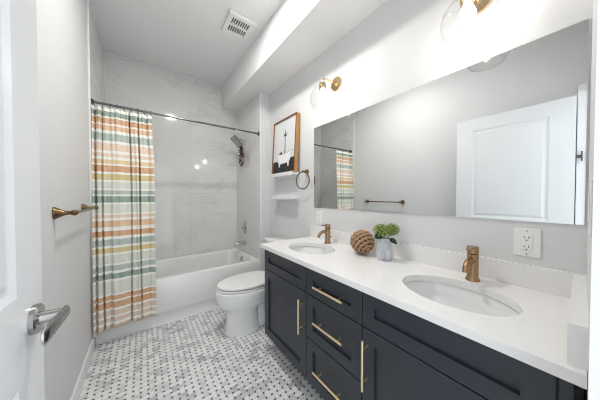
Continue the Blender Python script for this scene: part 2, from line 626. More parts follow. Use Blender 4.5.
# ------------------------------------------------------------------ bathtub
ZTUB = 0.448
tub = thing('bathtub', ((XL + XW) / 2, (YT + YB) / 2, 0), 'white alcove bathtub with a flat front apron', 'bathtub')
ax0, ax1, ay0, ay1 = XL + 0.010, XW - 0.001, YT, YB - 0.001
bm = new()
R = []
R.append(rrect(ax0, ay0 + 0.006, ax1, ay1, 0.004, 0.125))
R.append(rrect(ax0, ay0, ax1, ay1, 0.004, 0.137))
R.append(rrect(ax0, ay0, ax1, ay1, 0.004, ZTUB - 0.012))
R.append(rrect(ax0 + 0.004, ay0 + 0.004, ax1 - 0.002, ay1 - 0.002, 0.006, ZTUB - 0.003))
R.append(rrect(ax0 + 0.012, ay0 + 0.012, ax1 - 0.006, ay1 - 0.006, 0.010, ZTUB))
R.append(rrect(ax0 + 0.075, ay0 + 0.072, ax1 - 0.050, ay1 - 0.070, 0.13, ZTUB))
R.append(rrect(ax0 + 0.085, ay0 + 0.080, ax1 - 0.056, ay1 - 0.078, 0.13, ZTUB - 0.008))
R.append(rrect(ax0 + 0.100, ay0 + 0.088, ax1 - 0.062, ay1 - 0.086, 0.13, ZTUB - 0.04))
R.append(rrect(ax0 + 0.20, ay0 + 0.115, ax1 - 0.085, ay1 - 0.110, 0.13, 0.20))
R.append(rrect(ax0 + 0.24, ay0 + 0.14, ax1 - 0.11, ay1 - 0.135, 0.12, 0.145))
R.append(rrect(ax0 + 0.30, ay0 + 0.19, ax1 - 0.16, ay1 - 0.185, 0.09, 0.130))
loft(bm, R, True, True)
build('basin', bm, 'acryl', tub, smooth=45)
bm = box(new(), (ax0, ay0 + 0.030, 0.0), (ax1, ay0 + 0.06, 0.1255))
box(bm, (ax0, ay0 + 0.014, 0.0), (ax1, ay0 + 0.032, 0.010), 0.003)
build('apron_skirt', bm, 'acryl', tub)
bm = new()
lathe(bm, (ax1 - 0.068, 2.80, 0.365), (-1, 0, 0.1), [(0.042, 0), (0.042, 0.006), (0.034, 0.012), (0.010, 0.014), (0.008, 0.024), (0.0, 0.026)])
build('overflow_plate', bm, 'chrome', tub, smooth=40, label='round chrome overflow plate')

bm = new()
lathe(bm, (XW, 2.85, 0.575), (-1, 0, 0), [(0.034, 0.0), (0.034, 0.008), (0.026, 0.012)])
tube(bm, [(XW - 0.005, 2.85, 0.575), (XW - 0.09, 2.85, 0.574), (XW - 0.125, 2.85, 0.568), (XW - 0.14, 2.85, 0.552), (XW - 0.142, 2.85, 0.540)], [0.024, 0.024, 0.023, 0.021, 0.019], 16)
tag(build('tub_spout', bm, 'chrome', loc=(XW, 2.85, 0.575), smooth=50), 'chrome tub spout on the marble wall above the bathtub end', 'spout')

valve = thing('shower_valve', (XW, 2.85, 0.79), 'chrome shower valve with cross handle on an upright plate above the spout', 'valve')
bm = new()
rg = []
for h, k in ((0, 1.0), (0.006, 1.0), (0.010, 0.9)):
    rg.append([Vector((XW - h, 2.85 + 0.060 * k * math.cos(a), 0.79 + 0.092 * k * math.sin(a))) for a in [2 * PI * q / 28 for q in range(28)]])
loft(bm, rg)
build('plate', bm, 'chrome', valve, smooth=40)
bm = new()
lathe(bm, (XW - 0.008, 2.85, 0.795), (-1, 0, 0), [(0.026, 0), (0.022, 0.03), (0.020, 0.05), (0.012, 0.056)])
tube(bm, [(XW - 0.045, 2.80, 0.795), (XW - 0.045, 2.90, 0.795)], [0.009, 0.009], 10)
lathe(bm, (XW - 0.045, 2.798, 0.795), (0, -1, 0), [(0.011, 0), (0.011, 0.01), (0.004, 0.014)], 12)
lathe(bm, (XW - 0.045, 2.902, 0.795), (0, 1, 0), [(0.011, 0), (0.011, 0.01), (0.004, 0.014)], 12)
build('handle', bm, 'chrome', valve, smooth=50)

SY = 2.85
sh = thing('shower_fixture', (XW, SY, 2.03), 'square grey shower head on a curved arm below the curtain rod end', 'shower head')
bm = new()
lathe(bm, (XW, SY, 1.99), (-1, 0, 0), [(0.032, 0), (0.030, 0.008), (0.012, 0.012)])
build('flange', bm, 'chrome', sh, smooth=40)
bm = new()
tube(bm, [(XW - 0.005, SY, 1.99)] + [(XW - 0.045 - 0.05 * math.sin(a), SY, 1.975 + 0.045 * math.cos(a)) for a in [-0.6 + 2.2 * k / 8 for k in range(9)]], 0.010, 12)
build('arm', bm, 'chrome', sh, smooth=60)
bm = new()
c0 = Vector((1.035, SY, 1.985))
dn = Vector((-0.70, -0.12, -0.70)).normalized()
e1 = Vector((0.7, 0, -0.7)).normalized()
e2 = dn.cross(e1).normalized()
e1 = e2.cross(dn).normalized()
rg = []
for h, s_ in ((-0.03, 0.02), (-0.012, 0.075), (0.0, 0.085), (0.008, 0.085), (0.012, 0.08)):
    rg.append([c0 + dn * h + e1 * (p.x) + e2 * (p.y) for p in rrect(-s_, -s_ * 0.85, s_, s_ * 0.85, s_ * 0.15, 0, 3)])
loft(bm, rg)
tube(bm, [(XW - 0.090, SY, 1.962), tuple(c0 - dn * 0.02)], [0.011, 0.013], 10)
build('head', bm, 'nickel', sh, smooth=40)

# dried bundle hanging from the shower head
eu = thing('dried_plant_bundle', (1.10, SY, 1.66), 'dark reddish dried plant bundle hanging below the shower head', 'dried plant')
bm = new()
for k in range(6):
    a = k * 1.05
    tube(bm, [(1.098, SY, 1.945), (1.10 + 0.012 * math.cos(a), SY + 0.012 * math.sin(a), 1.85), (1.103 + 0.035 * math.cos(a), SY + 0.035 * math.sin(a), 1.68)], [0.004, 0.003, 0.0015], 5)
build('stems', bm, 'estem', eu)
bm = new()
for k in range(150):
    t = random.random()
    z = 1.925 - 0.275 * t
    r = (0.012 + 0.028 * math.sin(PI * min(1, t * 0.9 + 0.1))) * (0.5 + 0.5 * random.random())
    a = random.random() * 2 * PI
    c = Vector((1.10 + r * math.cos(a), SY + r * math.sin(a), z))
    d = Vector((math.cos(a), math.sin(a), -1.1 + random.random())).normalized()
    s1 = d.cross(Vector((random.random() - .5, random.random() - .5, 1))).normalized()
    L, wd = 0.012 + 0.008 * random.random(), 0.007
    up = d.cross(s1) * 0.0025
    vs = [bm.verts.new(p) for p in (c - d * L, c + s1 * wd + up, c + d * L, c - s1 * wd + up, c - up)]
    for q in ((0, 1, 4), (1, 2, 4), (2, 3, 4), (3, 0, 4)):
        bm.faces.new([vs[i] for i in q])
build('leaves', bm, 'eleaf', eu)

# ------------------------------------------------------------------ curtain rod, rings, curtain
YRD, ZRD = 2.398, 2.003
rod = thing('shower_curtain_rod', ((XL + XW) / 2, YRD, ZRD), 'dark metal shower rod spanning the bathtub opening', 'curtain rod')
build('rod', tube(new(), [(XL + 0.009, YRD, ZRD), (XW, YRD, ZRD)], 0.0095, 16), 'dark', rod, smooth=60)
for x, s in ((XL + 0.009, 1), (XW, -1)):
    bm = new()
    lathe(bm, (x, YRD, ZRD), (s, 0, 0), [(0.026, 0), (0.026, 0.004), (0.016, 0.014), (0.010, 0.016)])
    build('flange', bm, 'dark', rod, smooth=40)
cx0, cx1 = XL + 0.014, 0.082
CREASE = [(0.045, 0.9, 0.018), (0.15, 0.8, 0.015), (0.27, 0.30, 0.024), (0.585, 1.0, 0.015), (0.665, 0.28, 0.02), (0.745, 0.95, 0.015), (0.90, 0.3, 0.020)]


def cy(u, z):
    t = min(1, max(0, (1.965 - z) / (1.965 - 0.46)))
    base = 2.366 + (2.292 - 2.366) * t
    up = max(0.0, (z - 1.55) / 0.41)
    y = base - 0.007 * math.sin(2 * PI * (u * 3.1 + 0.1)) - 0.003 * math.sin(2 * PI * u * 7 + z * 1.5)
    y -= up * 0.010 * math.sin(2 * PI * u * 11)
    for k, (uc, d_, w_) in enumerate(CREASE):
        q = (u - uc - 0.008 * math.sin(z * 2.2 + k * 1.7)) / w_
        y += 0.060 * d_ * (0.75 + 0.25 * math.sin(z * 1.9 + k)) / (1 + q ** 6)
    return y


nu, nz = 220, 46
bm = new()
grid = []
for j in range(nz + 1):
    z = 1.965 + (0.118 - 1.965) * j / nz
    row = []
    for i in range(nu + 1):
        u = i / nu
        xe = cx1 - 0.012 * math.exp(-((z - 1.9) / 0.25) ** 2) * 1.2
        x = cx0 + (xe - cx0) * u
        zz = z + (0.016 * math.sin(u * 5) + 0.075 * u) * max(0, 1 - (z - 0.118) / 0.35) * 0.6
        row.append(bm.verts.new((x, cy(u, z), zz)))
    grid.append(row)
for j in range(nz):
    for i in range(nu):
        bm.faces.new((grid[j][i], grid[j][i + 1], grid[j + 1][i + 1], grid[j + 1][i]))
cur = build('shower_curtain', bm, 'curtain', loc=(0, 0, 0), smooth=180)
sol = cur.modifiers.new('thickness', 'SOLIDIFY')
sol.thickness = 0.002
tag(cur, 'striped green, orange and cream cloth shower curtain hanging outside the tub', 'shower curtain')
ring0 = None
for k in range(9):
    x = cx0 + 0.012 + (cx1 - cx0 - 0.035) * k / 8
    if ring0 is None:
        bm = torus(new(), (x, YRD, ZRD - 0.010), (1, 0.12, 0), 0.027, 0.0022, 24, 6)
        ring0 = tag(build('curtain_ring', bm, 'dark', loc=(x, YRD, ZRD - 0.010), smooth=60), 'small dark ring holding the striped curtain on the rod', 'curtain ring', 'rings along the shower curtain rod')
    else:
        r = ring0.copy()
        COL.objects.link(r)
        r.location.x = x

# ------------------------------------------------------------------ toilet
TY = 1.885
toilet = thing('toilet', (0.85, TY, 0), 'white two-piece toilet between the vanity and bathtub', 'toilet')


def egg(xf, xb, hw, z, n=44, p=2.0, sq=0.0):
    """outline pointing to -X: front at xf, back at xb; the widest place sits 58 % back"""
    xm = xf + (xb - xf) * 0.56
    r = []
    for k in range(n):
        a = 2 * PI * k / n
        ca, sa = math.cos(a), math.sin(a)
        x = xm + (xb - xm) * (abs(ca) ** (0.75 - sq)) if ca > 0 else xm - (xm - xf) * abs(ca)
        y = TY + hw * math.copysign(abs(sa) ** (0.9 if ca > 0 else 1.0), sa)
        r.append(Vector((x, y, z)))
    return r


bm = new()
loft(bm, [egg(0.566, 0.90, 0.122, 0.0), egg(0.570, 0.90, 0.119, 0.010), egg(0.580, 0.88, 0.108, 0.06), egg(0.585, 0.87, 0.102, 0.13),
          egg(0.580, 0.87, 0.103, 0.185), egg(0.566, 0.90, 0.116, 0.218), egg(0.532, 0.96, 0.146, 0.246), egg(0.506, 1.01, 0.170, 0.280),
          egg(0.493, 1.05, 0.182, 0.330), egg(0.490, 1.06, 0.186, 0.380), egg(0.492, 1.06, 0.185, 0.392), egg(0.499, 1.06, 0.181, 0.398)])
build('bowl', bm, 'porc', toilet, smooth=70)
bm = box(new(), (0.86, TY - 0.085, 0.0), (1.12, TY + 0.085, 0.33), 0.02)
build('trapway', bm, 'porc', toilet, smooth=40)
bm = new()
loft(bm, [egg(0.530, 1.02, 0.155, 0.3985), egg(0.530, 1.02, 0.155, 0.403), egg(0.502, 1.035, 0.181, 0.404), egg(0.500, 1.035, 0.183, 0.413), egg(0.504, 1.03, 0.181, 0.416)])
build('seat', bm, 'plastic', toilet, smooth=50)
bm = new()
loft(bm, [egg(0.555, 1.02, 0.135, 0.4163), egg(0.555, 1.02, 0.135, 0.428), egg(0.507, 1.04, 0.180, 0.429), egg(0.505, 1.04, 0.182, 0.444), egg(0.510, 1.037, 0.179, 0.447), egg(0.56, 1.01, 0.142, 0.449), egg(0.66, 0.95, 0.06, 0.450)])
build('lid', bm, 'plastic', toilet, smooth=60)
for y in (TY - 0.075, TY + 0.075):
    build('seat_hinge', tube(new(), [(1.045, y - 0.02, 0.432), (1.045, y + 0.02, 0.432)], 0.012, 10), 'plastic', toilet, smooth=50)
bm = new()
loft(bm, [rrect(1.085, TY - 0.185, 1.262, TY + 0.185, 0.03, 0.40), rrect(1.075, TY - 0.20, 1.266, TY + 0.20, 0.03, 0.52), rrect(1.072, TY - 0.205, 1.266, TY + 0.205, 0.03, 0.740)])
build('tank', bm, 'porc', toilet, smooth=50)
bm = box(new(), (1.02, TY - 0.11, 0.33), (1.20, TY + 0.11, 0.402), 0.02)
build('tank_shelf', bm, 'porc', toilet, smooth=40)
bm = new()
loft(bm, [rrect(1.066, TY - 0.21, 1.268, TY + 0.21, 0.03, 0.742), rrect(1.060, TY - 0.215, 1.270, TY + 0.215, 0.03, 0.750), rrect(1.060, TY - 0.215, 1.270, TY + 0.215, 0.03, 0.767), rrect(1.068, TY - 0.208, 1.266, TY + 0.208, 0.03, 0.775)])
build('tank_lid', bm, 'porc', toilet, smooth=50)

# ------------------------------------------------------------------ vanity cabinet
XC = 0.766
FY = [0.028, 0.5728, 0.9702, 1.504]           # section boundaries along the wall
ZB, ZT = 0.137, CT - 0.0285
van = thing('vanity_cabinet', ((XC + XR) / 2, (FY[0] + FY[3]) / 2, 0), 'charcoal double vanity cabinet with shaker fronts and brass pulls', 'vanity')
bm = new()
xb = XC + 0.020
box(bm, (xb, FY[3] - 0.018, ZB), (XR - 0.002, FY[3], ZT))
box(bm, (xb, FY[0], ZB), (XR - 0.002, FY[0] + 0.018, ZT))
box(bm, (xb, FY[0] + 0.018, ZB), (XR - 0.002, FY[3] - 0.018, ZB + 0.018))
box(bm, (XR - 0.012, FY[0] + 0.018, ZB + 0.018), (XR - 0.002, FY[3] - 0.018, ZT))
for y in FY[1:3]:
    box(bm, (xb, y - 0.009, ZB + 0.018), (XR - 0.012, y + 0.009, 0.62))
    box(bm, (xb, y - 0.02, ZB + 0.018), (xb + 0.02, y + 0.02, ZT))
for z in (ZT - 0.018, 0.66):
    box(bm, (xb, FY[0] + 0.018, z - 0.015), (xb + 0.018, FY[3] - 0.018, z + 0.015))
build('body', bm, 'navy', van)
bm = box(new(), (XC + 0.105, FY[0], 0), (XC + 0.123, FY[3], ZB))
box(bm, (XC + 0.123, FY[3] - 0.018, 0), (XR - 0.002, FY[3], ZB))
box(bm, (XC + 0.123, FY[0], 0), (XR - 0.002, FY[0] + 0.018, ZB))
build('toe_kick', bm, 'navy', van)
build('filler_strip', box(new(), (XC + 0.012, 0.006, ZB), (XC + 0.034, FY[0] - 0.001, ZT)), 'navy', van)


def shaker(y0, y1, z0, z1, fr=0.058, xf=XC, t=0.020, dep=0.012):
    g = 0.0024
    y0, y1, z0, z1 = y0 + g, y1 - g, z0 + g, z1 - g
    R_ = lambda d, x: [Vector((x, y0 + d, z0 + d)), Vector((x, y1 - d, z0 + d)), Vector((x, y1 - d, z1 - d)), Vector((x, y0 + d, z1 - d))]
    return loft(new(), [R_(0, xf + t - 0.0005), R_(0, xf + 0.0012), R_(0.0012, xf), R_(fr, xf), R_(fr + 0.001, xf + dep)], True, True)


def pull(p0, p1, out=0.032, r=0.0058):
    bm = new()
    p0, p1 = Vector(p0), Vector(p1)
    d = p1 - p0
    q = Vector((XC - out, 0, 0))
    a, b = p0.copy(), p1.copy()
    a.x = b.x = XC - out
    tube(bm, [a, b], r, 14)
    for t in (0.17, 0.83):
        c = a + (b - a) * t
        tube(bm, [c, (XC + 0.001, c.y, c.z)], 0.0045, 10)
    return bm


ZM, ZL = 0.660, 0.402
# far section
build('false_front', shaker(FY[2], FY[3], ZM, ZT - 0.004), 'navy', van)
d = build('door', shaker(FY[2], FY[3], ZB, ZM), 'navy', van)
build('handle', pull((0, 1.005, 0.405), (0, 1.005, 0.615)), 'brass', d, smooth=50, label='brushed brass bar pull')
# drawers
for z0, z1, zh in ((ZM, ZT - 0.004, 0.733), (ZL, ZM, 0.535), (ZB, ZL, 0.262)):
    d = build('drawer', shaker(FY[1], FY[2], z0, z1), 'navy', van)
    build('handle', pull((0, 0.662, zh), (0, 0.872, zh)), 'brass', d, smooth=50, label='brushed brass bar pull')
# near section
build('false_front', shaker(FY[0], FY[1], ZM, ZT - 0.004), 'navy', van)
d = build('door', shaker(FY[0], FY[1], ZB, ZM), 'navy', van)
build('handle', pull((0, 0.546, 0.405), (0, 0.546, 0.622)), 'brass', d, smooth=50, label='brushed brass bar pull')

# ------------------------------------------------------------------ countertop with two oval cutouts
XV, YV = 0.742, 1.530
SINKS = [(0.985, 0.302), (0.985, 1.185)]
SRX, SRY = 0.150, 0.190
top = thing('countertop', ((XV + XR) / 2, (YV + YN) / 2, ZT), 'long white quartz countertop on the charcoal vanity', 'countertop')


def counter():
    bm = new()
    yr = [YN + 0.001, 0.06, 0.53, 0.93, 1.41, YV]
    x0, x1 = XV, XR - 0.001
    z0, z1 = ZT, CT
    N = 64

    def quad(ps):
        bm.faces.new([bm.verts.new(p) for p in ps])
    for k in range(5):
        ya, yb = yr[k], yr[k + 1]
        if k in (1, 3):
            sxc, syc = SINKS[0 if k == 1 else 1]
            inner, outer = [], []
            for q in range(N):
                a = 2 * PI * (q + 0.5) / N
                ca, sa = math.cos(a), math.sin(a)
                inner.append((sxc + SRX * ca, syc + SRY * sa))
                tx = ((x1 - sxc) if ca > 0 else (x0 - sxc)) / ca
                ty = ((yb - syc) if sa > 0 else (ya - syc)) / sa
                t = min(tx, ty)
                outer.append((sxc + ca * t, syc + sa * t))
            for q in range(N):
                r = (q + 1) % N
                for z, fl in ((z1, 0), (z0, 1)):
                    ps = [(*inner[q], z), (*outer[q], z), (*outer[r], z), (*inner[r], z)]
                    o1, o2 = outer[q], outer[r]
                    if abs(o1[0] - o2[0]) > 1e-6 and abs(o1[1] - o2[1]) > 1e-6:      # the segment turns a corner
                        cx_ = x1 if max(o1[0], o2[0]) > sxc and (abs(o1[0] - x1) < 1e-6 or abs(o2[0] - x1) < 1e-6) else x0
                        cy_ = yb if (abs(o1[1] - yb) < 1e-6 or abs(o2[1] - yb) < 1e-6) else ya
                        ps.insert(2, (cx_, cy_, z))
                    quad(ps if not fl else ps[::-1])
                quad([(*inner[q], z0), (*inner[q], z1), (*inner[r], z1), (*inner[r], z0)])
        else:
            quad([(x0, ya, z1), (x1, ya, z1), (x1, yb, z1), (x0, yb, z1)])
            quad([(x0, ya, z0), (x0, yb, z0), (x1, yb, z0), (x1, ya, z0)])
    ya, yb = yr[0], yr[-1]
    e = 0.003
    quad([(x0, ya, z0), (x0, ya, z1), (x0, yb, z1), (x0, yb, z0)])
    quad([(x1, ya, z0), (x1, yb, z0), (x1, yb, z1), (x1, ya, z1)])
    quad([(x0, yb, z0), (x0, yb, z1), (x1, yb, z1), (x1, yb, z0)])
    quad([(x0, ya, z0), (x1, ya, z0), (x1, ya, z1), (x0, ya, z1)])
    bmesh.ops.remove_doubles(bm, verts=bm.verts, dist=1e-5)
    return bm


build('slab', counter(), 'quartz', top)
tag(build('backsplash', box(new(), (XR - 0.014, 0.017, CT), (XR, YV, CT + 0.094)), 'quartz', loc=(XR - 0.01, 0.77, CT)), 'low white quartz backsplash strip along the wall behind both faucets', 'backsplash')
tag(build('side_splash', box(new(), (XV + 0.022, YN, CT), (XR, 0.0165, CT + 0.094)), 'quartz', loc=(1.0, 0.005, CT)), 'short white quartz side splash at the doorway end of the counter', 'backsplash')

# sinks
for k, (sx_, sy_) in enumerate(SINKS):
    sk = thing('sink', (sx_, sy_, ZT - 0.16), ('white oval undermount sink nearest the wall outlet with slots', 'white oval undermount sink at the toilet end of the counter')[k], 'sink', 'oval sinks in the white counter')
    bm = new()
    pr_ = [(1.12, 0), (1.045, -0.001), (1.02, -0.01), (0.97, -0.05), (0.88, -0.095), (0.70, -0.125), (0.40, -0.140), (0.10, -0.144)]
    rings = [ell(sx_, sy_, SRX * a + 0.002, SRY * a + 0.002, ZT - 0.0008 + z) for a, z in pr_]
    po = [(0.12, -0.158), (0.42, -0.154), (0.74, -0.138), (0.93, -0.105), (1.03, -0.055), (1.06, -0.014), (1.12, -0.012)]
    rings += [ell(sx_, sy_, SRX * a + 0.002, SRY * a + 0.002, ZT - 0.0008 + z) for a, z in po]
    rings.append(rings[0])
    loft(bm, rings, False, False)
    bmesh.ops.remove_doubles(bm, verts=bm.verts, dist=1e-6)
    build('basin', bm, 'porc', sk, smooth=60)
    bm = new()
    lathe(bm, (sx_, sy_, ZT - 0.1465), (0, 0, 1), [(0.018, -0.014), (0.018, 0.0), (0.031, 0.004), (0.029, 0.007), (0.02, 0.009), (0.0, 0.011)])
    build('drain', bm, 'bronze', sk, smooth=50, label='bronze drain stopper')

# ------------------------------------------------------------------ faucets
FX = 1.188


def faucet(y, label):
    f = thing('faucet', (FX, y, CT), label, 'faucet', 'bronze faucets on the counter')
    bm = new()
    lathe(bm, (FX, y, CT), (0, 0, 1), [(0.027, 0), (0.027, 0.004), (0.023, 0.012), (0.021, 0.02), (0.021, 0.118), (0.019, 0.1195)])
    build('body', bm, 'bronze', f, smooth=40)
    bm = new()
    pts = [(FX - 0.012, y, CT + 0.088), (FX - 0.04, y, CT + 0.098), (FX - 0.065, y, CT + 0.096), (FX - 0.085, y, CT + 0.086), (FX - 0.096, y, CT + 0.070), (FX - 0.099, y, CT + 0.056)]
    tube(bm, pts, [0.012, 0.012, 0.012, 0.012, 0.0115, 0.011], 16)
    build('spout', bm, 'bronze', f, smooth=60)
    bm = new()
    lathe(bm, (FX, y, CT), (0, 0, 1), [(0.019, 0.1205), (0.0215, 0.122), (0.0215, 0.150), (0.020, 0.153)])
    box(bm, (FX - 0.064, y - 0.009, CT + 0.145), (FX, y + 0.009, CT + 0.1525), 0.002)
    build('lever', bm, 'bronze', f, smooth=40)
    bm = new()
    tube(bm, [(FX + 0.018, y, CT + 0.05), (FX + 0.032, y, CT + 0.05)], 0.004, 8)
    lathe(bm, (FX + 0.03, y, CT + 0.05), (1, 0, 0), [(0.006, 0), (0.007, 0.006), (0.003, 0.01)], 10)
    build('lift_knob', bm, 'bronze', f, smooth=50)
    return f


f0 = faucet(0.292, 'brushed bronze faucet behind the sink below the slotted outlet')
dup(f0, (FX, 1.222, CT), 'brushed bronze faucet behind the sink at the toilet end')

# ------------------------------------------------------------------ woven ball, vase, flowers
BR = 0.080
bc = Vector((1.151, 0.862, CT + BR - 0.001))
ball = thing('woven_ball', (bc.x, bc.y, CT), 'brown woven rope decorative ball on the counter beside the vase', 'decor ball')
bm = new()
bmesh.ops.create_icosphere(bm, subdivisions=3, radius=BR * 0.84, matrix=Matrix.Translation(bc))
build('core', bm, 'core', ball, smooth=180)
bm = new()
axb = (Vector((-0.77, -0.60, 0.2)) * 0.62 + Vector((0.8, -0.6, 0)) * 0.42 + Vector((0, 0, -1)) * 0.62).normalized()
ux, uy = frame_of(axb)
rows = 9
for k in range(rows):
    th = PI * (k + 0.35) / (rows - 0.3)
    if math.sin(th) < 0.12:
        continue
    cnt = max(5, int(16 * math.sin(th)))
    for q in range(cnt):
        a = 2 * PI * (q + 0.5 * (k % 2)) / cnt
        o = ux * math.cos(a) + uy * math.sin(a)
        nrm = (o * math.sin(th) + axb * math.cos(th)).normalized()
        tan = (o * math.cos(th) - axb * math.sin(th)).normalized()
        sd = nrm.cross(tan).normalized()
        p = bc + nrm * (BR - 0.009)
        dr = (sd * 0.93 + tan * 0.36).normalized()          # each rope turn lies slantwise along its row
        cr = nrm.cross(dr).normalized()
        L = PI * (BR - 0.007) * math.sin(th) / cnt * 1.5
        rg = []
        for t in (-1.0, -0.8, -0.4, 0.0, 0.4, 0.8, 1.0):
            w_ = 0.0090 * math.sqrt(max(0.04, 1 - t * t * 0.96))
            c_ = p + dr * L * t - nrm * (0.007 * t * t)
            rg.append([c_ + (nrm * math.cos(s_) + cr * math.sin(s_)) * w_ for s_ in [2 * PI * z_ / 8 for z_ in range(8)]])
        loft(bm, rg)
build('rope_weave', bm, 'rope', ball, smooth=180)

vc = Vector((1.155, 0.703, CT))
bm = new()
prof = [(0.034, 0), (0.038, 0.004), (0.047, 0.025), (0.0505, 0.048), (0.048, 0.072), (0.039, 0.096), (0.029, 0.112), (0.025, 0.121), (0.027, 0.128), (0.023, 0.128), (0.021, 0.118), (0.024, 0.10), (0.024, 0.05)]
rings = []
for q, (r, h) in enumerate(prof):
    n_ = 30
    rings.append([Vector((vc.x + r * (1 + 0.014 * math.cos(6 * a + h * 18)) * math.cos(a), vc.y + r * (1 + 0.014 * math.cos(6 * a + h * 18)) * math.sin(a), CT + h)) for a in [2 * PI * k / n_ for k in range(n_)]])
loft(bm, rings)
tag(build('vase', bm, 'vase', loc=vc, smooth=50), 'small grey-blue marbled vase holding two green flowers', 'vase')


def flower(c, r, base, label, leaves, seed):
    rd = random.Random(seed)
    c = Vector(c)
    f = thing('flower', (vc.x, vc.y, CT + 0.10), label, 'flower', 'green flowers in the vase')
    bm = new()
    tube(bm, [base, (base[0] * 0.6 + c.x * 0.4, base[1] * 0.6 + c.y * 0.4, CT + 0.13), tuple(c)], 0.003, 6)
    build('stem', bm, 'stem', f, smooth=60)
    bm = new()
    bmesh.ops.create_icosphere(bm, subdivisions=2, radius=r * 0.74, matrix=Matrix.Translation(c))
    build('heart', bm, 'stem', f, smooth=180)
    bm = new()
    N_ = 46
    for k in range(N_):
        zz = 1 - 2 * (k + 0.5) / N_
        a = k * 2.399963
        s_ = math.sqrt(1 - zz * zz)
        nr = Vector((s_ * math.cos(a), s_ * math.sin(a), zz * 0.88)).normalized()
        p = c + Vector((nr.x, nr.y, nr.z * 0.88)) * r * (0.84 + 0.14 * rd.random())
        x, y = frame_of(nr)
        off = rd.random() * PI
        L = 0.0125 * (0.85 + 0.3 * rd.random())
        for q in range(4):                              # a floret of four cupped petals
            t = off + q * PI / 2
            d_ = x * math.cos(t) + y * math.sin(t)
            e_ = x * -math.sin(t) + y * math.cos(t)
            vs = [bm.verts.new(v) for v in (p - nr * 0.003, p + d_ * L * 0.55 + e_ * L * 0.36 + nr * 0.003, p + d_ * L * 0.95 - nr * 0.002, p + d_ * L * 0.55 - e_ * L * 0.36 + nr * 0.003, p + d_ * L * 0.5 + nr * 0.0005)]
            for w4 in ((0, 1, 4), (1, 2, 4), (2, 3, 4), (3, 0, 4)):
                bm.faces.new([vs[i] for i in w4])
    build('bloom', bm, 'petal', f)
    for (d_, L) in leaves:
        d_ = Vector(d_).normalized()
        b0 = Vector((vc.x, vc.y, CT + 0.132)) + d_ * 0.018
        x, y = frame_of(d_)
        if y.z < 0:
            y = -y
        bm = new()
        rows_ = []
        for k in range(9):
            t = k / 8
            w_ = 0.34 * L * math.sin(PI * min(1, t * 0.93 + 0.04)) ** 0.8
            m_ = b0 + d_ * L * t + y * (0.25 * L * math.sin(PI * t) * 0.6)
            wx = x * 0.5 + y * 0.85
            rows_.append([bm.verts.new(m_ - wx * w_ + x * w_ * 0.2), bm.verts.new(m_), bm.verts.new(m_ + wx * w_ + x * w_ * 0.2)])
        for k in range(8):
            for q in range(2):
                bm.faces.new((rows_[k][q], rows_[k][q + 1], rows_[k + 1][q + 1], rows_[k + 1][q]))
        lf = build('leaf', bm, 'leaf', f, smooth=180, label='dark green leaf')
        md = lf.modifiers.new('thickness', 'SOLIDIFY')
        md.thickness = 0.0012


# camera looks along (0.6, 0.8): image-left is (-0.8, +0.6)
flower((vc.x - 0.028, vc.y + 0.002, CT + 0.176), 0.047, (vc.x - 0.004, vc.y + 0.004, CT + 0.07), 'larger green flower head on the left of the vase', [((-0.88, 0.25, 0.05), 0.060)], 3)
flower((vc.x + 0.053, vc.y - 0.014, CT + 0.176), 0.042, (vc.x + 0.004, vc.y - 0.004, CT + 0.07), 'smaller green flower head on the right of the vase', [((0.42, -0.80, -0.45), 0.056)], 5)

# ------------------------------------------------------------------ mirror
bm = box(new(), (XR - 0.006, YN + 0.006, 1.126), (XR - 0.0005, 1.494, 1.861), 0.001, 1)
tag(build('wall_mirror', bm, 'mirror', loc=(XR, 0.74, 1.126)), 'wide frameless mirror on the wall above the vanity', 'mirror')


# ------------------------------------------------------------------ sconces
def sconce(y, label):
    zc = 2.145
    xs = 1.120
    s = thing('wall_sconce', (XR, y, zc), label, 'wall light', 'sconces above the mirror')
    bm = new()
    lathe(bm, (XR, y, zc), (-1, 0, 0), [(0.058, 0), (0.058, 0.008), (0.054, 0.014), (0.018, 0.017), (0.014, 0.022)], 36)
    build('wall_plate', bm, 'gold', s, smooth=40)
    bm = new()
    tube(bm, [(XR - 0.018, y, zc), (XR - 0.07, y, zc + 0.002), (xs + 0.03, y, zc + 0.002), (xs + 0.010, y, zc - 0.004), (xs, y, zc - 0.022), (xs, y, zc - 0.045)], 0.0075, 12)
    build('arm', bm, 'gold', s, smooth=60)
    bm = new()
    lathe(bm, (xs, y, zc), (0, 0, -1), [(0.012, 0.035), (0.026, 0.040), (0.027, 0.085), (0.020, 0.090)], 28)
    build('socket', bm, 'gold', s, smooth=40)
    bm = new()
    out_ = [(0.030, 0.058), (0.034, 0.064), (0.046, 0.072), (0.072, 0.092), (0.092, 0.122), (0.099, 0.152), (0.096, 0.182), (0.084, 0.212), (0.067, 0.237)]
    lathe(bm, (xs, y, zc), (0, 0, -1), out_ + [(r_ - 0.0016, h_) for r_, h_ in out_[::-1]], 40, False, False)
    build('glass_shade', bm, 'glass', s, smooth=60, label='clear glass bell shade')
    bm = new()
    lathe(bm, (xs, y, zc), (0, 0, -1), [(0.012, 0.088), (0.014, 0.098), (0.024, 0.118), (0.030, 0.140), (0.028, 0.160), (0.016, 0.176), (0.0, 0.180)], 24)
    build('bulb', bm, 'bulb', s, smooth=180, label='lit bulb')
    return s


s0 = sconce(0.305, 'brass wall sconce with clear glass shade over the sink with the outlet')
dup(s0, (XR, 1.213, 2.145), 'brass wall sconce with clear glass shade beside the mirror top corner near the picture')


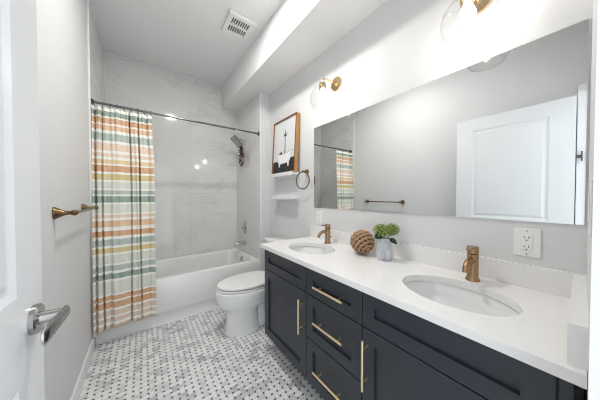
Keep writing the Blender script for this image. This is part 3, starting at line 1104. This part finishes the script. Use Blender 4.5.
# ------------------------------------------------------------------ outlets and switch
def outlet(y, zc, hw, hh, label):
    o = thing('wall_outlet', (XR, y, zc), label, 'outlet')
    build('cover_plate', box(new(), (XR - 0.006, y - hw, zc - hh), (XR, y + hw, zc + hh), 0.002), 'plastic', o)
    ins = build('insert', box(new(), (XR - 0.0085, y - 0.0165, zc - 0.034), (XR - 0.0058, y + 0.0165, zc + 0.034), 0.001), 'plastic', o)
    bm = new()
    for s in (1, -1):
        for dy, hz in ((-0.0065, 0.0045), (0.0065, 0.0035)):
            box(bm, (XR - 0.0090, y + dy - 0.0012, zc + s * 0.019 - hz + 0.003), (XR - 0.0084, y + dy + 0.0012, zc + s * 0.019 + hz + 0.003))
        lathe(bm, (XR - 0.0084, y, zc + s * 0.019 - 0.009), (-1, 0, 0), [(0.0026, 0), (0.0026, 0.0006)], 10)
    build('slots', bm, 'black', ins)
    for s in (1, -1):
        build('screw', lathe(new(), (XR - 0.006, y, zc + s * 0.048), (-1, 0, 0), [(0.0032, 0), (0.0026, 0.001)], 10), 'nickel', o)
    return o


outlet(0.136, 1.039, 0.039, 0.0575, 'white outlet with dark slots on the wall below the mirror, by the side splash')
outlet(1.421, 1.041, 0.035, 0.0575, 'white outlet plate behind the faucet at the toilet end')
sw = thing('light_switch', (0.76, YN, 1.205), 'white light switch on the wall beside the doorway', 'switch')
build('cover_plate', box(new(), (0.735, YN, 1.147), (0.805, YN + 0.003, 1.263), 0.001), 'plastic', sw)
build('rocker', box(new(), (0.754, YN + 0.003, 1.173), (0.786, YN + 0.005, 1.237), 0.001), 'plastic', sw)


# ------------------------------------------------------------------ towel bar and towel ring
def bell(bm, p, d, L, r0, r1):
    lathe(bm, p, d, [(r0, 0), (r0, L * 0.05), (r0 * 0.92, L * 0.12), (r0 * 0.66, L * 0.32), (r1 * 1.15, L * 0.62), (r1, L * 0.8), (r1 * 1.0, L)], 24)


tb = thing('towel_bar', (XL, 1.77, 1.15), 'antique brass towel bar on the left wall beside the curtain', 'towel bar')
for y in (1.492, 2.062):
    bm = new()
    bell(bm, (XL, y, 1.15), (1, 0, 0), 0.062, 0.030, 0.009)
    bmesh.ops.create_uvsphere(bm, u_segments=16, v_segments=10, radius=0.0145, matrix=Matrix.Translation((XL + 0.068, y, 1.15)))
    build('post', bm, 'abrass', tb, smooth=60)
build('bar', tube(new(), [(XL + 0.068, 1.492, 1.15), (XL + 0.068, 2.062, 1.15)], 0.0075, 14), 'abrass', tb, smooth=60)

tr = thing('towel_ring', (XR, 1.600, 1.465), 'antique brass towel ring on the wall beside the shelves', 'towel ring')
bm = new()
bell(bm, (XR, 1.600, 1.468), (-1, 0, 0), 0.050, 0.026, 0.010)
bmesh.ops.create_uvsphere(bm, u_segments=14, v_segments=10, radius=0.012, matrix=Matrix.Translation((XR - 0.054, 1.600, 1.468)))
build('post', bm, 'abrass', tr, smooth=60)
build('ring', torus(new(), (XR - 0.056, 1.600, 1.468 - 0.086), (1, 0.22, 0.0), 0.081, 0.0052, 48, 10), 'abrass', tr, smooth=60)


# ------------------------------------------------------------------ floating shelves and picture
def shelf(z, label):
    s = thing('wall_shelf', (XR, 1.94, z), label, 'shelf', 'white shelves above the toilet')
    bm = box(new(), (1.186, 1.725, z - 0.026), (XR, 2.155, z), 0.002)
    box(bm, (1.182, 1.725, z - 0.032), (1.192, 2.155, z + 0.006), 0.001)
    build('board', bm, 'white', s)
    build('cleat', box(new(), (XR - 0.020, 1.74, z - 0.05), (XR, 2.14, z - 0.0255), 0.002), 'white', s)
    return s


s1 = shelf(1.478, 'upper white wall shelf, holding the framed picture')
dup(s1, (XR, 1.94, 1.232), 'lower white wall shelf, empty, below the picture shelf')

PW, PH, PT = 0.452, 0.592, 0.044
pic = thing('framed_picture', (1.222, 1.932, 1.4785), 'wood framed black and white bathtub picture leaning on the upper shelf', 'picture')
lean = math.atan2(0.034, PH)
PM = Matrix.Translation((1.1935, 1.932, 1.4790)) @ Matrix.Rotation(lean, 4, 'Y')


def pbox(bm, x0, y0, z0, x1, y1, z1):
    """box in picture space: x into the wall, y to image-left, z up from the bottom edge"""
    k = len(bm.verts)
    box(bm, (x0, y0, z0), (x1, y1, z1))
    bm.verts.ensure_lookup_table()
    for v in bm.verts[k:]:
        v.co = PM @ v.co
    return bm


h = PW / 2
bm = new()
for q in ((0.002, -h, 0, PT, -h + 0.012, PH), (0.002, h - 0.012, 0, PT, h, PH), (0.002, -h + 0.012, 0, PT, h - 0.012, 0.012), (0.002, -h + 0.012, PH - 0.012, PT, h - 0.012, PH)):
    pbox(bm, *q)
fr = build('frame', bm, 'wood', pic)
bm = new()
for q in ((0, -h, 0, 0.002, -h + 0.012, PH), (0, h - 0.012, 0, 0.002, h, PH), (0, -h + 0.012, 0, 0.002, h - 0.012, 0.012), (0, -h + 0.012, PH - 0.012, 0.002, h - 0.012, PH)):
    pbox(bm, *q)
build('front_edge', bm, 'wooddark', fr, label='dark brown front edge')
build('backing', pbox(new(), 0.012, -h + 0.012, 0.012, 0.026, h - 0.012, PH - 0.012), 'paper', pic)


def flat(bm, pts, x):
    vs = [bm.verts.new(PM @ Vector((x, y, z))) for y, z in pts]
    bm.faces.new(vs)


art = new()
f_ = [(-h + 0.012, 0.012), (h - 0.012, 0.012), (h - 0.012, 0.138), (-h + 0.012, 0.158)]
vs0 = [PM @ Vector((0.0118, y, z)) for y, z in f_]
vs1 = [PM @ Vector((0.0128, y, z)) for y, z in f_]
loft(art, [vs1, vs0])
pr_art = build('print', art, 'artblack', pic, label='dark floor at the bottom of the print')


def artshape(pts, x, m):
    b = new()
    loft(b, [[PM @ Vector((x + 0.0006, y, z)) for y, z in pts], [PM @ Vector((x, y, z)) for y, z in pts]])
    return b


# white clawfoot tub
tubp = [(0.140, 0.205), (0.134, 0.216), (0.05, 0.208), (-0.06, 0.212), (-0.150, 0.230), (-0.160, 0.220), (-0.145, 0.210), (-0.132, 0.150), (-0.105, 0.112), (0.085, 0.104), (0.115, 0.130), (0.130, 0.195)]
tub_line = [(-0.01 + (y + 0.01) * 1.045, 0.162 + (z - 0.162) * 1.10) for y, z in tubp]
build('tub_outline', artshape(tub_line, 0.0112, None), 'artgrey', pic)
b = artshape(tubp, 0.0104, None)
for y in (-0.095, 0.078):
    loft(b, [[PM @ Vector((x_, yy, zz)) for yy, zz in ((y - 0.018, 0.125), (y + 0.018, 0.125), (y + 0.011, 0.072), (y - 0.011, 0.072))] for x_ in (0.0110, 0.0104)])
build('tub_drawing', b, 'artwhite', pic, label='white footed tub drawing')
# slim dark plant stem above the tub, with a curved top
b = new()
for k in range(20):
    z = 0.222 + k * 0.011
    w_ = 0.026 - 0.0008 * k + (0.004 if k % 2 else -0.006)
    y = -0.020 + 0.002 * math.sin(k)
    loft(b, [[PM @ Vector((x_, y + s_ * w_, z + d_)) for s_, d_ in ((-0.6, 0), (0.6, 0.002), (0.5, 0.0075), (-0.5, 0.006))] for x_ in (0.0112, 0.0106)])
for sgn in (-1, 1):
    pts = [(-0.020 + sgn * 0.032 * math.sin(t) * 1.0, 0.405 + 0.026 * (1 - math.cos(t))) for t in [PI * 0.62 * k / 7 for k in range(8)]]
    for k in range(7):
        (ya, za), (yb_, zb_) = pts[k], pts[k + 1]
        w_ = 0.010 - 0.0008 * k
        loft(b, [[PM @ Vector((x_, yy, zz)) for yy, zz in ((ya, za - w_), (yb_, zb_ - w_), (yb_, zb_ + w_), (ya, za + w_))] for x_ in (0.0112, 0.0106)])
loft(b, [[PM @ Vector((x_, yy, zz)) for yy, zz in ((-0.026, 0.40), (-0.014, 0.40), (-0.016, 0.468), (-0.024, 0.468))] for x_ in (0.0112, 0.0106)])
build('stem_drawing', b, 'artblack', pic, label='dark upright shape above the drawn tub')

for y, z in ((0.045, 0.226), (0.072, 0.222)):
    b = new()
    loft(b, [[PM @ Vector((x_, yy, zz)) for yy, zz in ((y - 0.014, z - 0.012), (y + 0.014, z - 0.008), (y + 0.010, z + 0.012), (y - 0.012, z + 0.008))] for x_ in (0.0106, 0.0101)])
    build('leaf_drawing', b, 'artblack', pic)
